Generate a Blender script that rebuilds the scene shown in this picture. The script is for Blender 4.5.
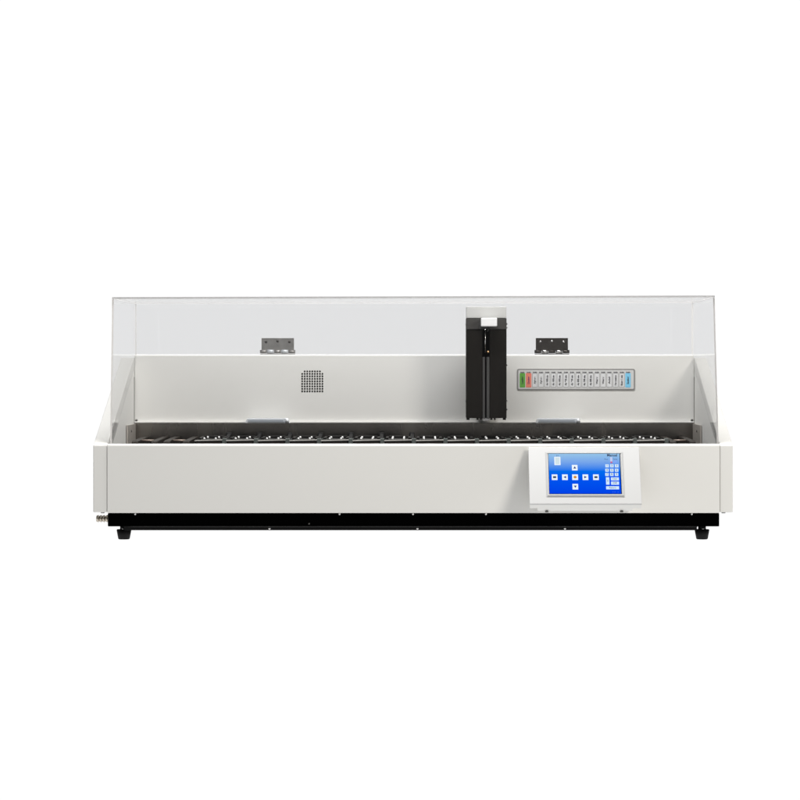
import bpy, bmesh, math
from mathutils import Vector, Matrix

for o in list(bpy.data.objects):
    bpy.data.objects.remove(o, do_unlink=True)
sc = bpy.context.scene
COL = sc.collection
R = math.radians

# ------------------------------------------------------------------ camera
CX, CD, CZ = 0.018, 5.8, 0.356          # camera x, distance in front of the machine's front, height
cam_d = bpy.data.cameras.new("camera")
cam = bpy.data.objects.new("camera", cam_d)
COL.objects.link(cam)
cam.location = (CX, -CD, CZ)
cam.rotation_euler = (R(90), 0, 0)
cam_d.sensor_width = 36.0
cam_d.lens = 36.0 * CD / 1.6
cam_d.shift_x = -0.0275
cam_d.shift_y = -0.05
cam_d.clip_start = 0.1
cam_d.clip_end = 400
sc.camera = cam

# ------------------------------------------------------------------ studio surround (white behind, with added white below to light the table sheet, dimmer where the photographer stands)
W = bpy.data.worlds.new("World")
sc.world = W
W.use_nodes = True
nt = W.node_tree
nt.nodes.clear()
wo = nt.nodes.new("ShaderNodeOutputWorld")
bg = nt.nodes.new("ShaderNodeBackground")
tc = nt.nodes.new("ShaderNodeTexCoord")
sp = nt.nodes.new("ShaderNodeSeparateXYZ")
nt.links.new(tc.outputs["Generated"], sp.inputs[0])
mr = nt.nodes.new("ShaderNodeMapRange")
mr.interpolation_type = 'SMOOTHSTEP'
mr.inputs[1].default_value = -0.25
mr.inputs[2].default_value = 0.45
nt.links.new(sp.outputs["Y"], mr.inputs[0])
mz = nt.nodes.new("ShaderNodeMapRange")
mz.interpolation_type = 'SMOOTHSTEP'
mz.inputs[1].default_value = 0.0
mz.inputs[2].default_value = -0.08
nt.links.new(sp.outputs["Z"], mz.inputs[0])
mx = nt.nodes.new("ShaderNodeMath")
mx.operation = 'MAXIMUM'
mu = nt.nodes.new("ShaderNodeMapRange")          # surround's white faded overhead, added to dim the side slopes
mu.interpolation_type = 'SMOOTHSTEP'
mu.inputs[1].default_value = 0.2
mu.inputs[2].default_value = 0.55
mu.inputs[3].default_value = 1.0
mu.inputs[4].default_value = 0.12
nt.links.new(sp.outputs["Z"], mu.inputs[0])
mm = nt.nodes.new("ShaderNodeMath")
mm.operation = 'MULTIPLY'
nt.links.new(mr.outputs[0], mm.inputs[0])
nt.links.new(mu.outputs[0], mm.inputs[1])
nt.links.new(mm.outputs[0], mx.inputs[0])
nt.links.new(mz.outputs[0], mx.inputs[1])
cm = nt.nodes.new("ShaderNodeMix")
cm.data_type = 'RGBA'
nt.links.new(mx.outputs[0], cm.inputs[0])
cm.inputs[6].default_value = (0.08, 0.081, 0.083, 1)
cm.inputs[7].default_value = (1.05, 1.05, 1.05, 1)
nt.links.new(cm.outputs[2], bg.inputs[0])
bg.inputs[1].default_value = 1.0
nt.links.new(bg.outputs[0], wo.inputs[0])


def softbox(name, loc, target, size, power, color):
    l = bpy.data.lights.new(name, 'AREA')
    l.shape = 'RECTANGLE'
    l.size, l.size_y = size
    l.energy = power
    l.color = color
    o = bpy.data.objects.new(name, l)
    COL.objects.link(o)
    o.location = loc
    o.rotation_euler = (Vector(target) - Vector(loc)).to_track_quat('-Z', 'Y').to_euler()
    return o


softbox("key_softbox", (2.0, -2.3, 1.65), (0.25, 0.2, 0.2), (0.8, 1.0), 55, (1.0, 0.955, 0.88))
softbox("overhead_softbox", (0.0, -0.06, 1.6), (0.0, 0.3, 0.2), (1.3, 0.35), 44, (1.0, 0.995, 0.985))

sc.view_settings.view_transform = 'Standard'
sc.view_settings.look = 'None'
sc.view_settings.exposure = 0
sc.view_settings.gamma = 1
sc.render.engine = 'CYCLES'
sc.cycles.max_bounces = 14
sc.cycles.transparent_max_bounces = 24
sc.cycles.use_denoising = True

# ------------------------------------------------------------------ materials


def principled(name, col, rough=0.5, metal=0.0, spec=0.5, coat=0.0):
    m = bpy.data.materials.new(name)
    m.use_nodes = True
    b = m.node_tree.nodes["Principled BSDF"]
    b.inputs["Base Color"].default_value = (*col, 1)
    b.inputs["Roughness"].default_value = rough
    b.inputs["Metallic"].default_value = metal
    b.inputs["Specular IOR Level"].default_value = spec
    b.inputs["Coat Weight"].default_value = coat
    return m


def rough_noise(m, scale, lo, hi, bump=0.0, stretch=(1, 1, 1), colamt=0.0):
    """uneven gloss, tiny surface relief and slight uneven tone"""
    t = m.node_tree
    b = t.nodes["Principled BSDF"]
    c = t.nodes.new("ShaderNodeTexCoord")
    mp = t.nodes.new("ShaderNodeMapping")
    mp.inputs["Scale"].default_value = stretch
    n = t.nodes.new("ShaderNodeTexNoise")
    n.inputs["Scale"].default_value = scale
    n.inputs["Detail"].default_value = 5
    t.links.new(c.outputs["Object"], mp.inputs[0])
    t.links.new(mp.outputs[0], n.inputs["Vector"])
    r = t.nodes.new("ShaderNodeMapRange")
    r.inputs[1].default_value = 0.3
    r.inputs[2].default_value = 0.7
    r.inputs[3].default_value = lo
    r.inputs[4].default_value = hi
    t.links.new(n.outputs["Fac"], r.inputs[0])
    t.links.new(r.outputs[0], b.inputs["Roughness"])
    if bump:
        bp = t.nodes.new("ShaderNodeBump")
        bp.inputs["Strength"].default_value = bump
        bp.inputs["Distance"].default_value = 0.0004
        t.links.new(n.outputs["Fac"], bp.inputs["Height"])
        t.links.new(bp.outputs[0], b.inputs["Normal"])
    if colamt:
        base = b.inputs["Base Color"].default_value[:]
        mixn = t.nodes.new("ShaderNodeMix")
        mixn.data_type = 'RGBA'
        mixn.inputs[6].default_value = tuple(v * (1 - colamt) for v in base[:3]) + (1,)
        mixn.inputs[7].default_value = tuple(min(1, v * (1 + colamt)) for v in base[:3]) + (1,)
        t.links.new(n.outputs["Fac"], mixn.inputs[0])
        t.links.new(mixn.outputs[2], b.inputs["Base Color"])
    return m


M = {}
M['white'] = rough_noise(principled("white_powder_coat", (0.72, 0.715, 0.69), 0.45, spec=0.35), 900, 0.42, 0.52, 0.05)
M['housing'] = rough_noise(principled("white_plastic", (0.475, 0.478, 0.48), 0.4, spec=0.4), 700, 0.36, 0.46, 0.03)
M['bezel'] = principled("pale_grey_plastic", (0.40, 0.405, 0.41), 0.35)
M['gripper'] = principled('gripper_white', (0.82, 0.82, 0.82), 0.4)
M['cap'] = principled("arm_cap_white", (0.52, 0.52, 0.505), 0.45)
M['base'] = principled("black_base_paint", (0.0008, 0.0008, 0.0008), 0.6, spec=0.0)
M['pan'] = principled("black_pan_paint", (0.006, 0.006, 0.006), 0.5, spec=0.12)
M['rubber'] = principled("black_rubber", (0.008, 0.008, 0.008), 0.6, spec=0.15)
M['arm'] = rough_noise(principled("black_anodised", (0.010, 0.0085, 0.0068), 0.5, spec=0.13), 60, 0.38, 0.55, 0.0, (1, 1, 0.15), 0.25)
M['armgrey'] = principled("dark_grey_rail", (0.06, 0.06, 0.058), 0.35, spec=0.4)
M['void'] = principled("slot_black", (0.002, 0.002, 0.002), 0.8, spec=0.0)
M['steel'] = rough_noise(principled("brushed_steel", (0.27, 0.25, 0.228), 0.3, 1.0), 9, 0.16, 0.32, 0.0, (1.6, 1, 0.25), 0.8)  # strong streaks in the tone: brushed reflections put into the colour
M['steel_end_refl'] = rough_noise(principled("trough_end_painted_reflection", (0.50, 0.465, 0.425), 0.38, 0.4), 25, 0.28, 0.42, 0.0, (1, 1, 0.5), 0.2)  # paler than the trough: reflection of the white walls put into the colour
M['hinge'] = rough_noise(principled("hinge_steel", (0.36, 0.35, 0.335), 0.3, 0.6), 60, 0.28, 0.42, 0.0, (1, 1, 1), 0.3)
M['hinge_dark_refl'] = principled("hinge_steel_painted_reflection", (0.075, 0.068, 0.062), 0.4, 0.8)  # same steel as the other hinge, its darker reflections put into the colour
M['chrome'] = principled("polished_steel", (0.74, 0.765, 0.79), 0.25, 0.3)
M['bluesteel'] = principled('blue_grey_steel', (0.42, 0.455, 0.50), 0.3, 0.4)
M['screw'] = principled("screw_steel", (0.62, 0.61, 0.6), 0.25, 1.0)
M['darkscrew'] = principled("dark_screw", (0.10, 0.095, 0.09), 0.35, 0.7)
M['brass'] = principled("nickel_brass", (0.55, 0.50, 0.43), 0.25, 1.0)
M['gold'] = principled("brass", (0.8, 0.5, 0.25), 0.25, 1.0)
M['vessel'] = rough_noise(principled("black_vessel", (0.008, 0.007, 0.006), 0.45, spec=0.2), 90, 0.35, 0.55)
M['vesselfront'] = principled("brown_black_vessel_front", (0.045, 0.032, 0.026), 0.3, spec=0.4)
M['rim'] = principled("steel_rim", (0.62, 0.60, 0.57), 0.35, 0.35)
M['peg'] = principled("white_peg", (0.85, 0.85, 0.84), 0.35)
M['brown'] = rough_noise(principled("brown_tray", (0.022, 0.017, 0.013), 0.55, spec=0.15), 80, 0.3, 0.5)
M['tan'] = principled("tan_bar", (0.30, 0.24, 0.20), 0.4, 0.3)
M['divider'] = principled("grey_green_divider", (0.12, 0.135, 0.128), 0.45)
M['gap'] = principled("shadow_gap", (0.16, 0.155, 0.145), 0.6)
M['ink'] = principled("ink", (0.04, 0.04, 0.05), 0.5)
M['plate'] = principled("legend_plate_grey", (0.62, 0.62, 0.61), 0.4)
M['frame'] = principled("legend_frame_grey", (0.30, 0.295, 0.285), 0.4, 0.3)
M['cellline'] = principled('cell_outline', (0.40, 0.40, 0.40), 0.45)
M['cell'] = principled("legend_cell_grey", (0.70, 0.705, 0.71), 0.4)
M['green'] = principled("legend_cell_green", (0.13, 0.40, 0.06), 0.4)
M['red'] = principled("legend_cell_red", (0.82, 0.24, 0.17), 0.4)
M['blue'] = principled("legend_cell_blue", (0.22, 0.60, 0.85), 0.4)
M['inkblue'] = principled("ink_violet", (0.10, 0.03, 0.16), 0.5)


def emit(name, col, s=1.0):
    m = bpy.data.materials.new(name)
    m.use_nodes = True
    b = m.node_tree.nodes["Principled BSDF"]
    b.inputs["Base Color"].default_value = (0.01, 0.01, 0.01, 1)
    b.inputs["Roughness"].default_value = 0.35
    b.inputs["Specular IOR Level"].default_value = 0.1
    b.inputs["Emission Color"].default_value = (*col, 1)
    b.inputs["Emission Strength"].default_value = s
    return m


def s2l(r, g, b):
    f = lambda c: (c / 255 / 12.92) if c <= 10 else ((c / 255 + 0.055) / 1.055) ** 2.4
    return (f(r), f(g), f(b))


M['key'] = emit("lit_key", s2l(205, 228, 252))
M['keywhite'] = emit("lit_key_white", s2l(232, 242, 250))
M['doc'] = emit("lit_document", s2l(205, 222, 228))
M['glyph'] = emit("lit_glyph_navy", s2l(15, 30, 120))
M['glyphdark'] = emit("lit_glyph_dark", s2l(40, 60, 90))
M['glyphink'] = emit("lit_glyph_ink", s2l(20, 35, 75))
M['orange'] = emit("lit_orange", s2l(205, 130, 25))
M['reddot'] = emit("lit_red", s2l(190, 90, 140))
M['pale'] = emit("lit_pale", s2l(190, 200, 235))
M['dim'] = emit("lit_dim", s2l(120, 160, 240))

m = emit("display_picture", (0, 0, 1))
t = m.node_tree
c = t.nodes.new("ShaderNodeTexCoord")
s_ = t.nodes.new("ShaderNodeSeparateXYZ")
rp = t.nodes.new("ShaderNodeValToRGB")
e = rp.color_ramp.elements
e[0].position, e[0].color = 0.0, (*s2l(0, 66, 232), 1)
e[1].position, e[1].color = 1.0, (*s2l(150, 196, 232), 1)
for p, cc in ((0.35, (0, 84, 238)), (0.56, (0, 108, 238)), (0.64, (70, 135, 236)), (0.80, (122, 168, 234))):
    k = e.new(p)
    k.color = (*s2l(*cc), 1)
t.nodes["Principled BSDF"].inputs["Specular IOR Level"].default_value = 0.0
t.nodes["Principled BSDF"].inputs["Base Color"].default_value = (0, 0, 0, 1)
t.links.new(c.outputs["Generated"], s_.inputs[0])
t.links.new(s_.outputs["Z"], rp.inputs[0])
t.links.new(rp.outputs[0], t.nodes["Principled BSDF"].inputs["Emission Color"])
M['display'] = m


def acrylic(name, tint):
    """thin clear sheet: straight-through light, slightly tinted, with angle-dependent reflection"""
    m = bpy.data.materials.new(name)
    m.use_nodes = True
    t = m.node_tree
    t.nodes.clear()
    out = t.nodes.new("ShaderNodeOutputMaterial")
    tr = t.nodes.new("ShaderNodeBsdfTransparent")
    tr.inputs[0].default_value = (*tint, 1)
    gl = t.nodes.new("ShaderNodeBsdfAnisotropic")
    gl.inputs["Color"].default_value = (1, 1, 1, 1)
    gl.inputs["Roughness"].default_value = 0.02
    lw = t.nodes.new("ShaderNodeLayerWeight")
    pw = t.nodes.new("ShaderNodeMath")
    pw.operation = 'POWER'
    pw.inputs[1].default_value = 5.0
    t.links.new(lw.outputs["Facing"], pw.inputs[0])
    mul = t.nodes.new("ShaderNodeMath")
    mul.operation = 'MULTIPLY_ADD'
    mul.inputs[1].default_value = 0.38
    mul.inputs[2].default_value = 0.035
    t.links.new(pw.outputs[0], mul.inputs[0])
    mixs = t.nodes.new("ShaderNodeMixShader")
    t.links.new(mul.outputs[0], mixs.inputs[0])
    t.links.new(tr.outputs[0], mixs.inputs[1])
    t.links.new(gl.outputs[0], mixs.inputs[2])
    t.links.new(mixs.outputs[0], out.inputs[0])
    return m


# layer weight "Facing" with blend 0.5 is 1 - |cos|
M['acrylic'] = acrylic("clear_acrylic_sheet", (0.950, 0.951, 0.953))
M['edge'] = principled("acrylic_cut_edge", (0.68, 0.67, 0.66), 0.25)
M['edge'].node_tree.nodes["Principled BSDF"].inputs["Transmission Weight"].default_value = 0.35

m = bpy.data.materials.new("added_shadowless_sheet")  # added sheet, lit through from the white surround below so no shadow shows
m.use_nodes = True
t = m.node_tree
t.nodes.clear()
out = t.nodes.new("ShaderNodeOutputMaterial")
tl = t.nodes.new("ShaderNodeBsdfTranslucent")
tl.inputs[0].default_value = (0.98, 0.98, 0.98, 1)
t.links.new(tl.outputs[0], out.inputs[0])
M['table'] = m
M['edge_light'] = principled('acrylic_side_edge', (0.82, 0.80, 0.78), 0.25)

# ------------------------------------------------------------------ helpers


def pz(py, Y=0.0):
    """height of a picture row at depth Y"""
    return CZ + (360 - py) * 0.002 * (CD + Y) / CD


def pxx(px, Y=0.0):
    return CX + (px - 422) * 0.002 * (CD + Y) / CD


class MB:
    def __init__(self):
        self.bm = bmesh.new()
        self.mats = []

    def mi(self, m):
        if m not in self.mats:
            self.mats.append(m)
        return self.mats.index(m)

    def merge(self, b2, m, mat=None):
        idx = self.mi(m)
        if mat is not None:
            bmesh.ops.transform(b2, matrix=mat, verts=b2.verts)
        me = bpy.data.meshes.new("tmp")
        for f in b2.faces:
            f.material_index = idx
        b2.to_mesh(me)
        b2.free()
        self.bm.from_mesh(me)
        bpy.data.meshes.remove(me)

    def box(self, x0, x1, y0, y1, z0, z1, m, bev=0.0, seg=2, mat=None):
        b = bmesh.new()
        bmesh.ops.create_cube(b, size=1.0)
        for v in b.verts:
            v.co = ((x0 + x1) / 2 + v.co.x * (x1 - x0), (y0 + y1) / 2 + v.co.y * (y1 - y0), (z0 + z1) / 2 + v.co.z * (z1 - z0))
        if bev:
            bmesh.ops.bevel(b, geom=b.edges[:], offset=bev, segments=seg, profile=0.5, affect='EDGES')
        self.merge(b, m, mat)

    def prism(self, pts, axis, a0, a1, m, bev=0.0, mat=None, seg=2):
        """closed outline extruded along an axis: axis x takes (y,z) points, y takes (x,z), z takes (x,y)"""
        b = bmesh.new()

        def mk(p, a):
            return {'x': (a, p[0], p[1]), 'y': (p[0], a, p[1]), 'z': (p[0], p[1], a)}[axis]
        v0 = [b.verts.new(mk(p, a0)) for p in pts]
        v1 = [b.verts.new(mk(p, a1)) for p in pts]
        b.faces.new(v0)
        b.faces.new(v1)
        n = len(pts)
        for i in range(n):
            b.faces.new((v0[i], v0[(i + 1) % n], v1[(i + 1) % n], v1[i]))
        bmesh.ops.recalc_face_normals(b, faces=b.faces)
        if bev:
            bmesh.ops.bevel(b, geom=b.edges[:], offset=bev, segments=seg, profile=0.5, affect='EDGES')
        self.merge(b, m, mat)

    def cyl(self, p0, p1, r0, r1, m, n=24, bev=0.0):
        p0, p1 = Vector(p0), Vector(p1)
        d = p1 - p0
        b = bmesh.new()
        bmesh.ops.create_cone(b, cap_ends=True, segments=n, radius1=r0, radius2=r1, depth=d.length)
        if bev:
            ed = [e for e in b.edges if len(e.link_faces) == 2 and any(len(f.verts) > 4 for f in e.link_faces)]
            bmesh.ops.bevel(b, geom=ed, offset=bev, segments=2, affect='EDGES')
        mat = Matrix.Translation((p0 + p1) / 2) @ d.to_track_quat('Z', 'Y').to_matrix().to_4x4()
        for f in b.faces:
            f.smooth = len(f.verts) == 4
        self.merge(b, m, mat)

    def dome(self, p, n, r, h, m):
        b = bmesh.new()
        bmesh.ops.create_uvsphere(b, u_segments=16, v_segments=8, radius=1)
        for f in b.faces:
            f.smooth = True
        mat = Matrix.Translation(p) @ Vector(n).to_track_quat('Z', 'Y').to_matrix().to_4x4() @ Matrix.Diagonal((r, r, h, 1))
        self.merge(b, m, mat)

    def text(self, s, size, m, mat, width=None, bold=0.0):
        """letters in the local xy plane, centred, then placed by mat"""
        cu = bpy.data.curves.new("tmp", 'FONT')
        cu.body = s
        cu.size = size
        cu.align_x = 'CENTER'
        cu.align_y = 'CENTER'
        cu.extrude = 0.0
        cu.offset = bold * size
        o = bpy.data.objects.new("tmp", cu)
        COL.objects.link(o)
        dg = bpy.context.evaluated_depsgraph_get()
        me = bpy.data.meshes.new_from_object(o.evaluated_get(dg))
        b = bmesh.new()
        b.from_mesh(me)
        bpy.data.objects.remove(o)
        bpy.data.curves.remove(cu)
        bpy.data.meshes.remove(me)
        if width:
            xs = [v.co.x for v in b.verts]
            k = width / (max(xs) - min(xs))
            for v in b.verts:
                v.co.x *= k
        self.merge(b, m, mat)

    def build(self, name, parent=None, label=None, smooth=False):
        me = bpy.data.meshes.new(name)
        self.bm.to_mesh(me)
        self.bm.free()
        for m in self.mats:
            me.materials.append(m)
        o = bpy.data.objects.new(name, me)
        COL.objects.link(o)
        if parent is not None:
            o.parent = parent
            w = Vector(parent.location)
            p = parent.parent
            while p is not None:
                w = w + Vector(p.location)
                p = p.parent
            o.location = -w
        if label:
            o['label'] = label
        return o


def empty(name, loc, label, cat, group=None):
    o = bpy.data.objects.new(name, None)
    COL.objects.link(o)
    o.location = loc
    o.empty_display_size = 0.05
    o['label'] = label
    o['category'] = cat
    if group:
        o['group'] = group
    return o


# ------------------------------------------------------------------ the surface it stands on: added translucent sheet that takes no shadow
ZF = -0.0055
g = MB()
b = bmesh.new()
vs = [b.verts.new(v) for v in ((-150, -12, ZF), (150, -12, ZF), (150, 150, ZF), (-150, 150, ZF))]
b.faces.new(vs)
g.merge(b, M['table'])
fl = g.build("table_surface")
fl['kind'] = 'structure'

# ------------------------------------------------------------------ the machine
D = 0.55                                  # depth of the back wall's face
ROOT = empty("slide_stainer", (0, D / 2, ZF),
             "long white bench-top slide staining machine with clear hood, black arm and blue touch screen", "lab machine")
XL, XR = pxx(107), pxx(720)               # inner faces of the side panels
OL, OR = pxx(93), pxx(733)                # outer faces
ZT, ZB = pz(444), pz(513)                 # top and bottom of the white front

# black base
q = MB()
q.box(XL + 0.001, XR - 0.001, 0.004, D + 0.05, pz(526.6), ZB - 0.0005, M['base'], 0.0015)
base = q.build("base", ROOT)
for px, py in ((135, 514.2), (339.5, 514.2), (413, 514.2), (486, 514.2), (692, 514.2)):
    q = MB()
    q.dome((pxx(px), 0.004, pz(py)), (0, -1, 0), 0.0023, 0.0016, M['screw'])
    q.build("screw", base)
q = MB()
q.dome((pxx(309), 0.004, pz(523.8)), (0, -1, 0), 0.0018, 0.0012, M['darkscrew'])
q.build("screw", base)
q = MB()
q.box(pxx(124, .03), pxx(697, .03), 0.03, D + 0.03, pz(530.3, .03), pz(526.6) + 0.0, M['pan'], 0.001)
q.prism([(0.012, pz(526.4, .012)), (0.03, pz(527.2, .03)), (0.03, pz(526.0, .03)), (0.012, pz(526.0, .012))], 'x', pxx(124, .03), pxx(697, .03), M['pan'])
pan = q.build("base_pan", ROOT)
for px in (269.5, 417.5, 565):
    q = MB()
    q.dome((pxx(px, .03), 0.03, pz(528.4, .03)), (0, -1, 0), 0.0026, 0.0018, M['screw'])
    q.build("screw", pan)

# feet
for px in (124, 702):
    for Y in (0.045, D - 0.02):
        x = pxx(px, 0.045)
        q = MB()
        z1 = pz(529.3, 0.045)
        q.cyl((x, Y, ZF + 0.0003), (x, Y, z1), 0.0115, 0.0152, M['rubber'], 32, 0.001)
        q.cyl((x, Y, z1), (x, Y, pz(526.6)), 0.008, 0.008, M['rubber'])
        f = q.build("foot", ROOT)
        if Y < 0.1:
            q = MB()
            sg = -1 if px < 400 else 1
            q.dome((x + sg * 0.001, Y - 0.0085, pz(528.6, .045)), (0, -1, 0.2), 0.0026, 0.002, M['screw'])
            q.build("bolt", f)

# front panel: sheet folded over at the top
q = MB()
FT = 0.022
q.prism([(0.0, ZB), (0.0, ZT - 0.004), (0.0012, ZT - 0.0012), (0.004, ZT), (FT, ZT), (FT, ZT - 0.03), (FT - 0.004, ZT - 0.03), (FT - 0.004, ZB)],
        'x', XL + 0.0006, XR - 0.0006, M['white'], 0.0004)
front = q.build("front_panel", ROOT)

# side panels with sloping front edge
ZS = pz(445.3)
zback = pz(358, D)
for s, (a, b_) in enumerate(((OL, XL), (XR, OR))):
    q = MB()
    q.prism([(0.0015, pz(512.4)), (0.0015, ZS), (D - 0.01, zback), (D + 0.06, zback), (D + 0.06, pz(512.4))], 'x', a, b_, M['white'], 0.0018)
    sp_ = q.build("side_panel", ROOT)
    xs = (a + b_) / 2 + (0.003 if s == 0 else -0.004)
    q = MB()
    q.cyl((xs, 0.02, pz(513.6)), (xs, 0.02, pz(512.2)), 0.004, 0.004, M['darkscrew'], 16)
    q.build("screw", sp_)
    # thin dark joint line and screws where the inner lining meets the back wall
    sg = 1 if s == 0 else -1
    xin = XL if s == 0 else XR
    q = MB()
    q.box(min(xin, xin + sg * 0.0012), max(xin, xin + sg * 0.0012), D - 0.006, D - 0.003, pz(421, D), pz(377, D), M['gap'])
    q.build("lining_joint", sp_)

# back wall with its lip
q = MB()
q.prism([(D, pz(422.6, D)), (D, pz(355.6, D)), (D + 0.003, pz(354.6, D)), (D + 0.055, pz(354.6, D)), (D + 0.055, pz(526, D)), (D + 0.02, pz(526, D)), (D + 0.02, pz(422.6, D))],
        'x', XL + 0.0008, XR - 0.0008, M['white'], 0.0004)
q.box(XL + 0.001, XR - 0.001, D - 0.007, D - 0.0003, pz(422.9, D), pz(421.4, D), M['white'], 0.0006)
back = q.build("back_panel", ROOT)
for px, py in ((136.5, 420.3), (692, 420.3)):
    q = MB()
    q.dome((pxx(px, D), D, pz(py, D)), (0, -1, 0), 0.0028, 0.002, M['darkscrew'])
    q.build("screw", back)

# vent: black discs stand for the shaded holes, none are cut
q = MB()
for i in range(9):
    for j in range(9):
        if (i, j) in ((0, 0), (8, 0)):
            continue
        x, z = pxx(302.2 + i * 2.53, D), pz(371.3 + j * 2.5, D)
        q.cyl((x, D - 0.0005, z), (x, D + 0.001, z), 0.00195, 0.00195, M['void'], 10)
q.build("vent_grille", ROOT)

# steel trough
TZ = pz(423.2, D - 0.01)
TF = 0.235
q = MB()
zf = 0.075
tx0, tx1 = XL + 0.0012, XR - 0.0012
q.box(tx0, tx1, D - 0.012, D - 0.009, zf, TZ, M['steel'])                              # back wall
q.box(XL + 0.004, XR - 0.004, TF, TF + 0.003, zf, pz(447, TF), M['steel'])             # front wall
q.box(XL + 0.004, XR - 0.004, TF + 0.003, D - 0.012, zf - 0.003, zf, M['steel'])       # floor
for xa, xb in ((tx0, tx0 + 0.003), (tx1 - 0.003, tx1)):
    q.box(xa, xb, 0.37, D - 0.012, zf, TZ - 0.001, M['steel_end_refl'])
q.box(XL + 0.0012, XL + 0.0032, FT, TF, zf, pz(450, 0.2), M['white'])
q.box(XR - 0.0032, XR - 0.0012, FT, TF, zf, pz(450, 0.2), M['white'])
tank = q.build("trough", ROOT)
for px in (129.5, 700):
    q = MB()
    Y = 0.37
    q.dome((tx0 + .003 if px < 400 else tx1 - .003, Y + 0.07, 0.203), (1 if px < 400 else -1, -0.4, 0), 0.003, 0.0015, M['darkscrew'])
    q.build("screw", tank)
for px, py in ((130.5, 423.3), (699, 423.3)):
    q = MB()
    q.dome((pxx(px, 0.5), 0.5, TZ + 0.0005), (0, 0, 1), 0.0035, 0.0022, M['darkscrew'])
    q.build("screw", tank)

# dividers between stations
PITCH = 31.6 * 0.002 * (CD + 0.27) / CD
X0 = pxx(413.8, 0.27) - 9 * PITCH
ZV = pz(439.7, 0.27)
for i in range(3, 18):
    x = X0 + i * PITCH
    q = MB()
    q.box(x - 0.0044, x + 0.0044, 0.268, 0.29, zf, pz(438.6, .268), M['divider'], 0.0008)
    q.box(x - 0.0012, x + 0.0012, 0.29, D - 0.03, zf, pz(440.5, .29), M['divider'])
    q.build("divider", tank)

# polished lift handles on the trough's back edge
for xa, xb in ((245, 290), (535.5, 581)):
    Y = D - 0.03
    q = MB()
    x0, x1 = pxx(xa, Y), pxx(xb, Y)
    z0, z1 = pz(423.4, Y), pz(418.2, Y)
    q.prism([(x0, z0), (x0 + 0.003, z1 - 0.002), (x0 + 0.006, z1), (x1 - 0.006, z1), (x1 - 0.003, z1 - 0.002), (x1, z0)], 'y', Y, Y + 0.016, M['chrome'], 0.0012)
    q.prism([(x0 + 0.006, z0 + 0.0022), (x0 + 0.0075, z1 - 0.0032), (x1 - 0.014, z1 - 0.0032), (x1 - 0.012, z0 + 0.0022)], 'y', Y - 0.0015, Y + 0.001, M['bluesteel'], 0.0006)
    q.cyl((x1 - 0.006, Y - 0.003, z0 + 0.001), (x1 - 0.006, Y - 0.003, z1 - 0.001), 0.004, 0.004, M['chrome'])
    q.build("lift_handle", ROOT)

# hose fitting
q = MB()
Y = 0.12
zc = pz(518.6, Y)
xa, xb = pxx(96.5, Y), XL + 0.002
n = 6
for i in range(n):
    a = xa + (xb - xa) * i / n
    b_ = xa + (xb - xa) * (i + 1) / n
    q.cyl((a, Y, zc), (a + (b_ - a) * 0.7, Y, zc), 0.0062, 0.0078, M['brass'], 24)
    q.cyl((a + (b_ - a) * 0.7, Y, zc), (b_, Y, zc), 0.0052, 0.0052, M['brass'], 24)
q.cyl((xa - 0.0005, Y, zc), (xa + 0.001, Y, zc), 0.0035, 0.0035, M['void'], 20)
q.build("hose_barb", ROOT)

# ------------------------------------------------------------------ legend plate
Yl = D
q = MB()
lx0, lx1, lz0, lz1 = pxx(517, Yl), pxx(635, Yl), pz(390.2, Yl), pz(368.8, Yl)


def rrect(x0, x1, z0, z1, r, n=5):
    pts = []
    for cx_, cz_, a0 in ((x1 - r, z1 - r, 0), (x0 + r, z1 - r, 90), (x0 + r, z0 + r, 180), (x1 - r, z0 + r, 270)):
        for k in range(n + 1):
            a = R(a0 + 90 * k / n)
            pts.append((cx_ + r * math.cos(a), cz_ + r * math.sin(a)))
    return pts


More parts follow.
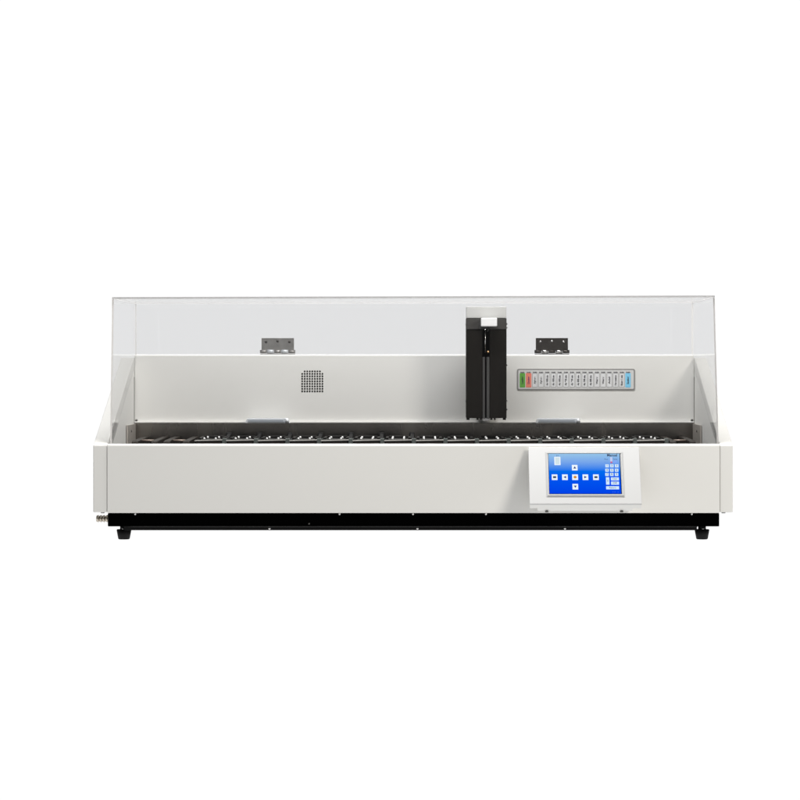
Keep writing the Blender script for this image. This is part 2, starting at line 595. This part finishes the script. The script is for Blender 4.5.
q.prism(rrect(lx0, lx1, lz0, lz1, 0.004), 'y', Yl - 0.0012, Yl - 0.0002, M['frame'])
q.prism(rrect(lx0 + 0.0028, lx1 - 0.0028, lz0 + 0.0028, lz1 - 0.0028, 0.002), 'y', Yl - 0.0016, Yl - 0.0012, M['plate'])
leg = q.build("legend_plate", ROOT)
WORDS = ["Loading", "Drying", "Xylene", "Xylene"] + ["Alc 100% abs"] * 3 + ["Alc 95% abs"] * 2 + ["Alc 80% abs", "Alc 70% abs", "Alc 50% abs"] + ["Water", "Water", "Acid", "Haematox", "Bluing 1 min", "Ending"]
cols = [M['green'], M['red']] + [M['cell']] * 15 + [M['blue']]
for i in range(18):
    xc = 522.4 + i * 6.21
    x0, x1 = pxx(xc - 2.25, Yl), pxx(xc + 2.25, Yl)
    z0, z1 = pz(387.0, Yl), pz(373.6, Yl)
    q = MB()
    q.prism(rrect(x0 - 0.0011, x1 + 0.0011, z0 - 0.0011, z1 + 0.0011, 0.0012, 3), 'y', Yl - 0.0018, Yl - 0.0016, M['cellline'] if i in range(2, 17) else cols[i])
    q.prism(rrect(x0, x1, z0, z1, 0.0008, 3), 'y', Yl - 0.0021, Yl - 0.0018, cols[i])
    ink = M['inkblue'] if i == 1 else M['ink']
    wlen = (0.016 if len(WORDS[i]) < 8 else 0.0225)
    rot = Matrix.Translation((pxx(xc, Yl), Yl - 0.0023, (z0 + z1) / 2)) @ Matrix.Rotation(R(90), 4, 'X') @ Matrix.Rotation(R(90), 4, 'Z')
    q.text(WORDS[i], 0.0056, ink, rot, wlen, 0.03)
    rot = Matrix.Translation((pxx(xc, Yl), Yl - 0.0023, pz(372.4, Yl))) @ Matrix.Rotation(R(90), 4, 'X')
    q.text("0:00", 0.0038, M['ink'], rot, 0.0088, 0.03)
    q.build("legend_cell", leg, {0: "green legend cell", 1: "red legend cell", 17: "blue legend cell"}.get(i))

# ------------------------------------------------------------------ transfer arm
YA, YB = 0.40, 0.49
ax0, ax1 = pxx(466.3, YA), pxx(506.6, YA)
q = MB()
zs0, zs1 = pz(420, YA), pz(318.3, YA)
sx0, sx1 = pxx(482.3, YA), pxx(489.6, YA)
zslot = pz(357, YA)
q.box(ax0, sx0, YA, YB, zs0 + 0.004, zs1, M['arm'], 0.0008)
q.box(sx1, ax1, YA, YB, zs0 + 0.004, zs1, M['arm'], 0.0008)
q.box(sx0, sx1, YA + 0.03, YB, zs0 + 0.004, zs1, M['void'])
for a, w in ((466.6, 3), (476.5, 2), (480.2, 1.5), (490.5, 2), (494, 1.6), (503, 3)):
    q.box(pxx(a, YA), pxx(a + w, YA), YA + 0.001, YA + 0.02, zs0, zs0 + 0.004, M['arm'])
arm = q.build("transfer_arm", ROOT)
q = MB()
q.box(ax0 + 0.0005, ax1 - 0.0005, YA - 0.0012, YA, pz(329.2, YA), zs1 - 0.0005, principled("dark_grey_cover", (0.045, 0.042, 0.039), 0.4), 0.0004)
q.build("top_cover", arm)
q = MB()
q.box(ax0 + 0.0005, ax1 - 0.0005, YA + 0.004, YB, zs1 + 0.0004, pz(306.6, YA), M['cap'], 0.001)
q.build("arm_cap", arm)
q = MB()
q.box(pxx(480.8, YA), pxx(496.8, YA), YA - 0.03, YA - 0.0013, pz(326.8, YA), pz(318.0, YA), M['gripper'], 0.0022, 3)
q.build("gripper_block", arm)
q = MB()
q.box(pxx(479.4, YA), pxx(481.2, YA), YA - 0.012, YA - 0.0013, pz(329, YA), pz(322, YA), M['armgrey'], 0.0004)
q.cyl((pxx(487.0, YA), YA - 0.008, pz(331.5, YA)), (pxx(490.0, YA), YA - 0.008, pz(327.5, YA)), 0.0014, 0.0014, M['armgrey'], 12)
q.build("gripper_bracket", arm)
q = MB()
q.cyl((pxx(485.3, YA), YA + 0.008, pz(353, YA)), (pxx(485.3, YA), YA + 0.008, pz(327, YA)), 0.0016, 0.0016, M['screw'], 16)
q.build("lift_rod", arm)
q = MB()
q.dome((pxx(488.2, YA), YA + 0.002, pz(352, YA)), (0, -1, 0), 0.0032, 0.004, M['gold'])
q.build("rod_nut", arm)
for a, b_ in ((482.6, 484.9), (486.6, 489.4)):
    q = MB()
    q.box(pxx(a, YA), pxx(b_, YA), YA - 0.002, YA + 0.026, zs0 + 0.003, zslot, M['armgrey'], 0.0006)
    q.build("guide_rail", arm)
q = MB()
q.box(pxx(483, YA), pxx(489, YA), YA + 0.006, YA + 0.03, zs0 - 0.002, zs0 + 0.004, M['screw'])
q.build("rail_stop", arm)
for px, py in ((465.6, 324.4), (465.6, 401), (507.4, 324), (507.4, 327.6), (507.4, 365), (507.4, 401), (507.4, 409.4)):
    s = -1 if px < 480 else 1
    xx = ax0 if s < 0 else ax1
    q = MB()
    q.cyl((xx, YA + 0.006, pz(py, YA)), (xx + s * 0.002, YA + 0.006, pz(py, YA)), 0.0019, 0.0015, M['screw'], 14)
    q.build("screw", arm)
q = MB()
q.box(pxx(474, YB), pxx(500, YB), YB, D, pz(411, YB), pz(396, YB), M['arm'], 0.001)
q.build("arm_bracket", arm)

# ------------------------------------------------------------------ hood
T = 0.004
hx0, hx1 = pxx(110.6, 0.02), pxx(718.2, 0.02)
tx0_, tx1_ = pxx(112.0, 0.045), pxx(714.8, 0.045)
yb0, yt0 = 0.012, 0.045                    # front sheet: foot and top
yrear = D + 0.004
zfoot = ZT + 0.0006
zl, zr = pz(297.0, yt0), pz(295.4, yt0)    # the hood sits a touch askew
zbl, zbr = pz(302.2, D), pz(301.2, D)


def sheet(q, pts, n, big, edge, clear=()):
    """plate from a corner loop, thickened along n; big faces acrylic, narrow faces cut edge"""
    b = bmesh.new()
    n = Vector(n)
    v0 = [b.verts.new(Vector(p)) for p in pts]
    v1 = [b.verts.new(Vector(p) + n) for p in pts]
    k = len(pts)
    f0 = b.faces.new(v0)
    f1 = b.faces.new(v1)
    side = [b.faces.new((v0[i], v0[(i + 1) % k], v1[(i + 1) % k], v1[i])) for i in range(k)]
    bmesh.ops.recalc_face_normals(b, faces=b.faces)
    ia, ib = q.mi(big), q.mi(edge)
    for i_, f in enumerate(side):
        f.material_index = ia if i_ in clear else ib
    f0.material_index = ia
    f1.material_index = ia
    me = bpy.data.meshes.new("tmp")
    b.to_mesh(me)
    b.free()
    q.bm.from_mesh(me)
    bpy.data.meshes.remove(me)


q = MB()
sheet(q, [(hx0, yb0, zfoot), (hx1, yb0, zfoot), (tx1_, yt0, zr), (tx0_, yt0, zl)], (0, T, 0), M['acrylic'], M['edge'])
hood = q.build("hood", ROOT)
q = MB()
sheet(q, [(tx0_, yt0 + T + .0002, zl - T), (tx1_, yt0 + T + .0002, zr - T), (tx1_ + .004, yrear + T, zbr - T), (tx0_ - .004, yrear + T, zbl - T)], (0, 0, T), M['acrylic'], M['edge'])
q.build("top_sheet", hood)
q = MB()
sheet(q, [(tx0_ - .0035, yrear, pz(354.0, D)), (tx1_ + .0035, yrear, pz(354.0, D)), (tx1_ + .0035, yrear, zbr - T - .0003), (tx0_ - .0035, yrear, zbl - T - .0003)], (0, T, 0), M['acrylic'], M['edge'])
q.build("back_sheet", hood)
for s in (0, 1):
    bx = hx0 if s == 0 else hx1 - 0.003
    tx = tx0_ if s == 0 else tx1_ - 0.003
    rx = tx - .0035 if s == 0 else tx + .0035
    zt_, ztb = (zl, zbl) if s == 0 else (zr, zbr)
    q = MB()
    sheet(q, [(bx, yb0 + T + .0004, zfoot), (bx, yb0 + 0.022, zfoot), (rx, yrear - .0004, pz(361, D)), (rx, yrear - .0004, ztb - T - .0006), (tx, yt0 + T + .0006, zt_ - T - .0006)],
          (0.003, 0, 0), M['acrylic'], M['edge_light'], (1,))
    q.build("side_sheet", hood)

# hinges
for hi, (xa, xb, mt, ms) in enumerate(((261.5, 294, M['hinge'], M['darkscrew']), (535.8, 568, M['hinge_dark_refl'], M['screw']))):
    Y = D + 0.0165
    q = MB()
    q.box(pxx(xa, Y), pxx(xb, Y), Y, Y + 0.0025, pz(351, Y), pz(338, Y), mt, 0.0006)
    h = q.build("hinge", ROOT, "steel hinge with dark reflections and bright knuckles" if hi else "grey steel hinge")
    q = MB()
    w = (xb - xa + 3) / 5
    for k in range(5):
        a = xa - 1.5 + k * w
        mm = mt if k % 2 == 0 else (M['screw'] if hi else M['chrome'])
        q.cyl((pxx(a + .15, Y), Y - 0.003, pz(351.6, Y)), (pxx(a + w - .15, Y), Y - 0.003, pz(351.6, Y)), 0.0036 if k % 2 == 0 else 0.0042, 0.0036 if k % 2 == 0 else 0.0042, mm, 20)
    q.build("barrel", h)
    q = MB()
    q.box(pxx(xa - 1, Y), pxx(xb + 1, Y), Y - 0.0065, Y + 0.012, pz(354.45, D), pz(353.6, Y), mt, 0.0004)
    q.build("lower_leaf", h)
    for fx, py in ((0.14, 341.8), (0.5, 341.2), (0.86, 341.8)):
        q = MB()
        q.dome((pxx(xa + (xb - xa) * fx, Y), Y, pz(py, Y)), (0, -1, 0), 0.003, 0.0018, ms)
        q.build("screw", h)

# ------------------------------------------------------------------ control panel
ux, un = Vector((0, 0.075, 0.110)).normalized(), Vector((0, -0.110, 0.075)).normalized()
PX0, PX1 = CX + 0.2122, CX + 0.4334
PO = Vector((PX0, -0.0865, pz(504, -0.0865)))
PM = Matrix(((1, 0, 0, PO.x), (0, ux.y, un.y, PO.y), (0, ux.z, un.z, PO.z), (0, 0, 0, 1)))   # local x across, y up the slope, z out of the face
PW, PH = PX1 - PX0, 0.1335
q = MB()
q.box(0, PW, 0, PH, -0.0035, 0, M['housing'], 0.0012, 3, mat=PM)
cp = q.build("control_panel", ROOT)
q = MB()
q.box(0.0004, PW - 0.0004, 0.0004, PH - 0.0004, -0.0175, -0.0036, M['white'], 0.0008, 2, mat=PM)
q.build("rear_shell", cp)
q = MB()
q.prism([(-0.066, 0.0655), (-0.002, 0.160), (-0.002, 0.0565), (-0.042, 0.0565)], 'x', PX0 + 0.017, PX1 - 0.016, M['white'], 0.0006)
q.build("support_wedge", cp)
for px in (547, 622):
    q = MB()
    q.cyl((pxx(px, -.055), -0.045, 0.0538), (pxx(px, -.055), -0.045, 0.0564), 0.0035, 0.0035, M['darkscrew'], 16)
    q.build("knob", cp)


def loc(px, py):
    f = (py - 447) / 57
    return ((px - 528 - 2 * f) * (0.001997 - 0.000027 * f), (504 - py) / 57 * PH)


def key(px, py, w, h, m, z=0.0012, glyph=None, name="button"):
    x, y = loc(px, py)
    w *= 0.00197
    h *= PH / 57
    q = MB()
    q.box(x - w / 2, x + w / 2, y - h / 2, y + h / 2, z, z + 0.0004, m, mat=PM)
    if glyph:
        glyph(q, x, y, z + 0.0006, w, h)
    return q.build(name, cp)


x0, y1 = loc(545.0, 452.4)
x1, y0 = loc(625.0, 497.0)
q = MB()
q.box(x0, x1, y0, y1, 0.0002, 0.001, M['bezel'], 0.0004, mat=PM)
xa, ya = loc(546.6, 453.4)
xb, yb = loc(623.2, 495.0)
for p in ((x0 + .002, x1 - .002, y0 + .002, y0 + .0035), (x0 + .002, x1 - .002, y1 - .0035, y1 - .002), (x0 + .002, x0 + .0035, y0 + .0036, y1 - .0036), (x1 - .0035, x1 - .002, y0 + .0036, y1 - .0036)):
    q.box(*p, 0.0010, 0.0022, M['housing'], 0.0003, mat=PM)
q.build("bezel", cp)
sx0_, sy1_ = loc(548.2, 454.2)
sx1_, sy0_ = loc(621.4, 494.0)
q = MB()
q.box(sx0_ - .0008, sx1_ + .0014, sy0_ - .0012, sy1_ + .0006, 0.0006, 0.00105, M['void'], mat=PM)
q.build("screen_border", cp)
q = MB()
q.box(sx0_, sx1_, sy0_, sy1_, 0.0008, 0.0013, M['display'], mat=PM)
q.build("screen", cp)


def tri(direction, m):
    def f(q, x, y, z, w, h):
        a = w * 0.27
        d = {'u': ((-a, -a * .8), (a, -a * .8), (0, a)), 'd': ((-a, a * .8), (0, -a), (a, a * .8)),
             'l': ((a * .8, -a), (a * .8, a), (-a, 0)), 'r': ((-a * .8, -a), (a, 0), (-a * .8, a))}[direction]
        b = bmesh.new()
        b.faces.new([b.verts.new((x + p[0], y + p[1], z)) for p in d])
        q.merge(b, m, PM)
    return f


def bar(m, fw, fh):
    def f(q, x, y, z, w, h):
        q.box(x - w * fw / 2, x + w * fw / 2, y - h * fh / 2, y + h * fh / 2, z - .0003, z, m, mat=PM)
    return f


def disc(m, fr):
    def f(q, x, y, z, w, h):
        b = bmesh.new()
        b.faces.new([b.verts.new((x + w * fr * math.cos(k * math.pi / 10), y + w * fr * math.sin(k * math.pi / 10), z)) for k in range(20)])
        q.merge(b, m, PM)
    return f


def word(s, m, size, width=None):
    def f(q, x, y, z, w, h):
        q.text(s, size, m, PM @ Matrix.Translation((x, y, z)), width)
    return f


ZK = 0.0014
key(574.6, 468.3, 5.7, 5.5, M['keywhite'], ZK, tri('u', M['glyph']))
key(564.9, 477.9, 5.7, 5.5, M['keywhite'], ZK, tri('l', M['glyph']))
key(575.1, 477.9, 5.9, 5.5, M['keywhite'], ZK, disc(M['orange'], 0.27))
key(585.4, 477.9, 5.7, 5.5, M['keywhite'], ZK, tri('r', M['glyph']))
key(554.6, 477.9, 5.7, 5.5, M['keywhite'], ZK, bar(M['glyphdark'], 0.56, 0.36))
key(595.9, 477.9, 5.7, 5.5, M['keywhite'], ZK, bar(M['glyphdark'], 0.56, 0.36))
key(575.4, 487.3, 5.7, 5.5, M['keywhite'], ZK, tri('d', M['glyph']))
key(557.2, 461.6, 6.2, 8.2, M['keywhite'], ZK, bar(M['doc'], 0.66, 0.8), "document_icon")
nums = iter("123456789")
for ky in (466.5, 470.9, 475.1):
    for kx in (606.9, 611.7, 616.5):
        key(kx, ky, 3.5, 3.0, M['key'], ZK, word(next(nums), M['glyphdark'], 0.0062))
key(607.7, 481.6, 3.4, 7.2, M['key'], ZK, word("0", M['glyphdark'], 0.0062))
key(614.9, 479.6, 8.0, 3.0, M['key'], ZK, word("Clear", M['glyphink'], 0.0055, 0.009))
key(615.1, 483.8, 8.0, 3.0, M['key'], ZK, word("OK", M['glyphink'], 0.006))
key(612.7, 488.4, 13.0, 3.0, M['key'], ZK, word("Return", M['glyphink'], 0.0055, 0.013))
key(611.0, 460.0, 2.2, 4.4, M['pale'], ZK, None, "level_icon")
key(611.2, 463.0, 1.9, 1.7, M['reddot'], ZK, None, "level_icon")
key(614.9, 462.2, 3.6, 2.4, M['dim'], ZK, None, "value_box")


def line(s, px, py, size, m, width, bold=0.0):
    x, y = loc(px, py)
    q = MB()
    q.text(s, size, m, PM @ Matrix.Translation((x, y, 0.0015)), width, bold)
    q.build("screen_text", cp)


line("Manual", 611.8, 455.9, 0.0088, M['glyphink'], 0.020, 0.022)
line("Pos", 605.9, 459.9, 0.0045, M['glyphink'], 0.0065)
line("Temp", 614.8, 459.8, 0.0045, M['glyphink'], 0.009)
line("21", 557.2, 456.3, 0.0042, M['glyphdark'], 0.004)
line("- - -", 605.8, 462.8, 0.0045, M['glyphdark'], 0.0065)
line("- -  -", 615.6, 492.4, 0.005, M['dim'], 0.012)

# ------------------------------------------------------------------ vessels in the trough
ORD = ["first", "second", "third", "fourth", "fifth", "sixth", "seventh", "eighth", "ninth", "tenth", "eleventh", "twelfth", "thirteenth", "fourteenth", "fifteenth"]
YV0, YV1 = 0.27, 0.52
HW = PITCH / 2 - 0.005


def vessel_root(i, label, name="reagent_vessel", cat="vessel", group="black reagent vessels in the trough"):
    return empty(name, (X0 + (i + 0.5) * PITCH, (YV0 + YV1) / 2, zf), label, cat, group)


def make_vessel(i, label):
    r = vessel_root(i, label)
    x = r.location.x
    q = MB()
    q.box(x - HW, x + HW, YV0 + 0.0012, YV1, zf + 0.0002, ZV - 0.004, M['vessel'], 0.001)
    q.prism([(x - HW + .002, ZV - 0.020), (x + HW - .002, ZV - 0.020), (x + HW - .002, ZV - 0.0045), (x - HW + .002, ZV - 0.0052)], 'y', YV0, YV0 + 0.0012, M['vesselfront'])
    q.build("body", r)
    q = MB()
    rm = Matrix.Translation((x, YV0, ZV - 0.0015)) @ Matrix.Rotation(R(-1.6), 4, 'Y')
    q.box(-HW - 0.001, HW + 0.001, -0.004, 0.002, -0.0013, 0.0013, M['rim'], 0.0006, mat=rm)
    q.box(x - HW, x + HW, YV0 + 0.003, YV1, ZV - 0.004, ZV - 0.0016, M['vessel'], 0.0006)
    q.build("rim", r)
    q = MB()
    for sx in (-1, 1):
        q.box(x + sx * (HW - 0.004) - 0.003, x + sx * (HW - 0.004) + 0.003, 0.35, 0.47, ZV - 0.0017, ZV + 0.0022, M['vessel'], 0.001)
    q.box(x - HW + 0.0072, x + HW - 0.0072, 0.455, 0.468, ZV - 0.0017, ZV + 0.0035, M['vessel'], 0.0015)
    q.build("handle", r)
    for dx in (-0.012, 0.012):
        for Y in (0.315, 0.415):
            q = MB()
            q.cyl((x + dx, Y, ZV - 0.0017), (x + dx, Y, ZV + 0.0035), 0.0022, 0.0019, M['peg'], 16, 0.0006)
            q.build("peg", r)
    return r


def copy_thing(src, i, label):
    r = src.copy()
    COL.objects.link(r)
    r.location.x = X0 + (i + 0.5) * PITCH
    r['label'] = label
    for ch in list(src.children):
        c_ = ch.copy()
        COL.objects.link(c_)
        c_.parent = r
    return r


def vlabel(n):
    t_ = f"black reagent vessel with bright rim and white pegs, {ORD[n]} of fifteen from the left"
    return t_


first = make_vessel(2, vlabel(0))
vessels = [first]
for n in range(1, 15):
    vessels.append(copy_thing(first, 2 + n, vlabel(n)))

# black hooked clip standing at the back right corner of the left-hand vessels
for n in range(0, 7):
    r = vessels[n]
    x = r.location.x
    q = MB()
    xk = x + HW + 0.001
    q.prism([(0.30, ZV - 0.004), (0.43, ZV + 0.001), (0.47, ZV + 0.0055), (0.49, ZV + 0.0075), (0.505, ZV + 0.004), (0.505, ZV - 0.006), (0.30, ZV - 0.008)],
            'x', xk - 0.004, xk + 0.004, M['rubber'], 0.001)
    q.cyl((xk - 0.007, 0.49, ZV + 0.0035), (xk + 0.005, 0.49, ZV + 0.0035), 0.0064, 0.0064, M['rubber'], 20, 0.0008)
    q.build("clip", r)


def slide_basket(i, label):
    r = empty("slide_basket", (X0 + (i + 0.5) * PITCH, 0.4, zf), label, "slide basket", "brown open slide baskets at the ends of the trough")
    x = r.location.x
    q = MB()
    q.box(x - HW, x + HW, 0.28, YV1, zf + 0.0002, ZV - 0.045, M['brown'], 0.001)
    q.build("body", r)
    for dx in (-HW + 0.001, HW - 0.014):
        q = MB()
        q.prism([(0.255, ZV - 0.012), (0.255, ZV - 0.0052), (0.27, ZV - 0.002), (0.52, ZV + 0.0008), (0.52, ZV - 0.06), (0.29, ZV - 0.06)], 'x', x + dx, x + dx + 0.013, M['brown'], 0.001)
        q.build("side_rail", r)
    q = MB()
    q.cyl((x - HW + 0.015, 0.33, ZV - 0.0035), (x + HW - 0.015, 0.33, ZV - 0.0035), 0.0024, 0.0024, M['tan'], 16)
    q.build("cross_bar", r)
    return r


slide_basket(0, "brown slide basket with pale cross bar at the far left end of the trough")
slide_basket(1, "brown slide basket, second from the left, beside the first black vessel")
slide_basket(17, "brown slide basket at the right end of the trough, past the last black vessel")
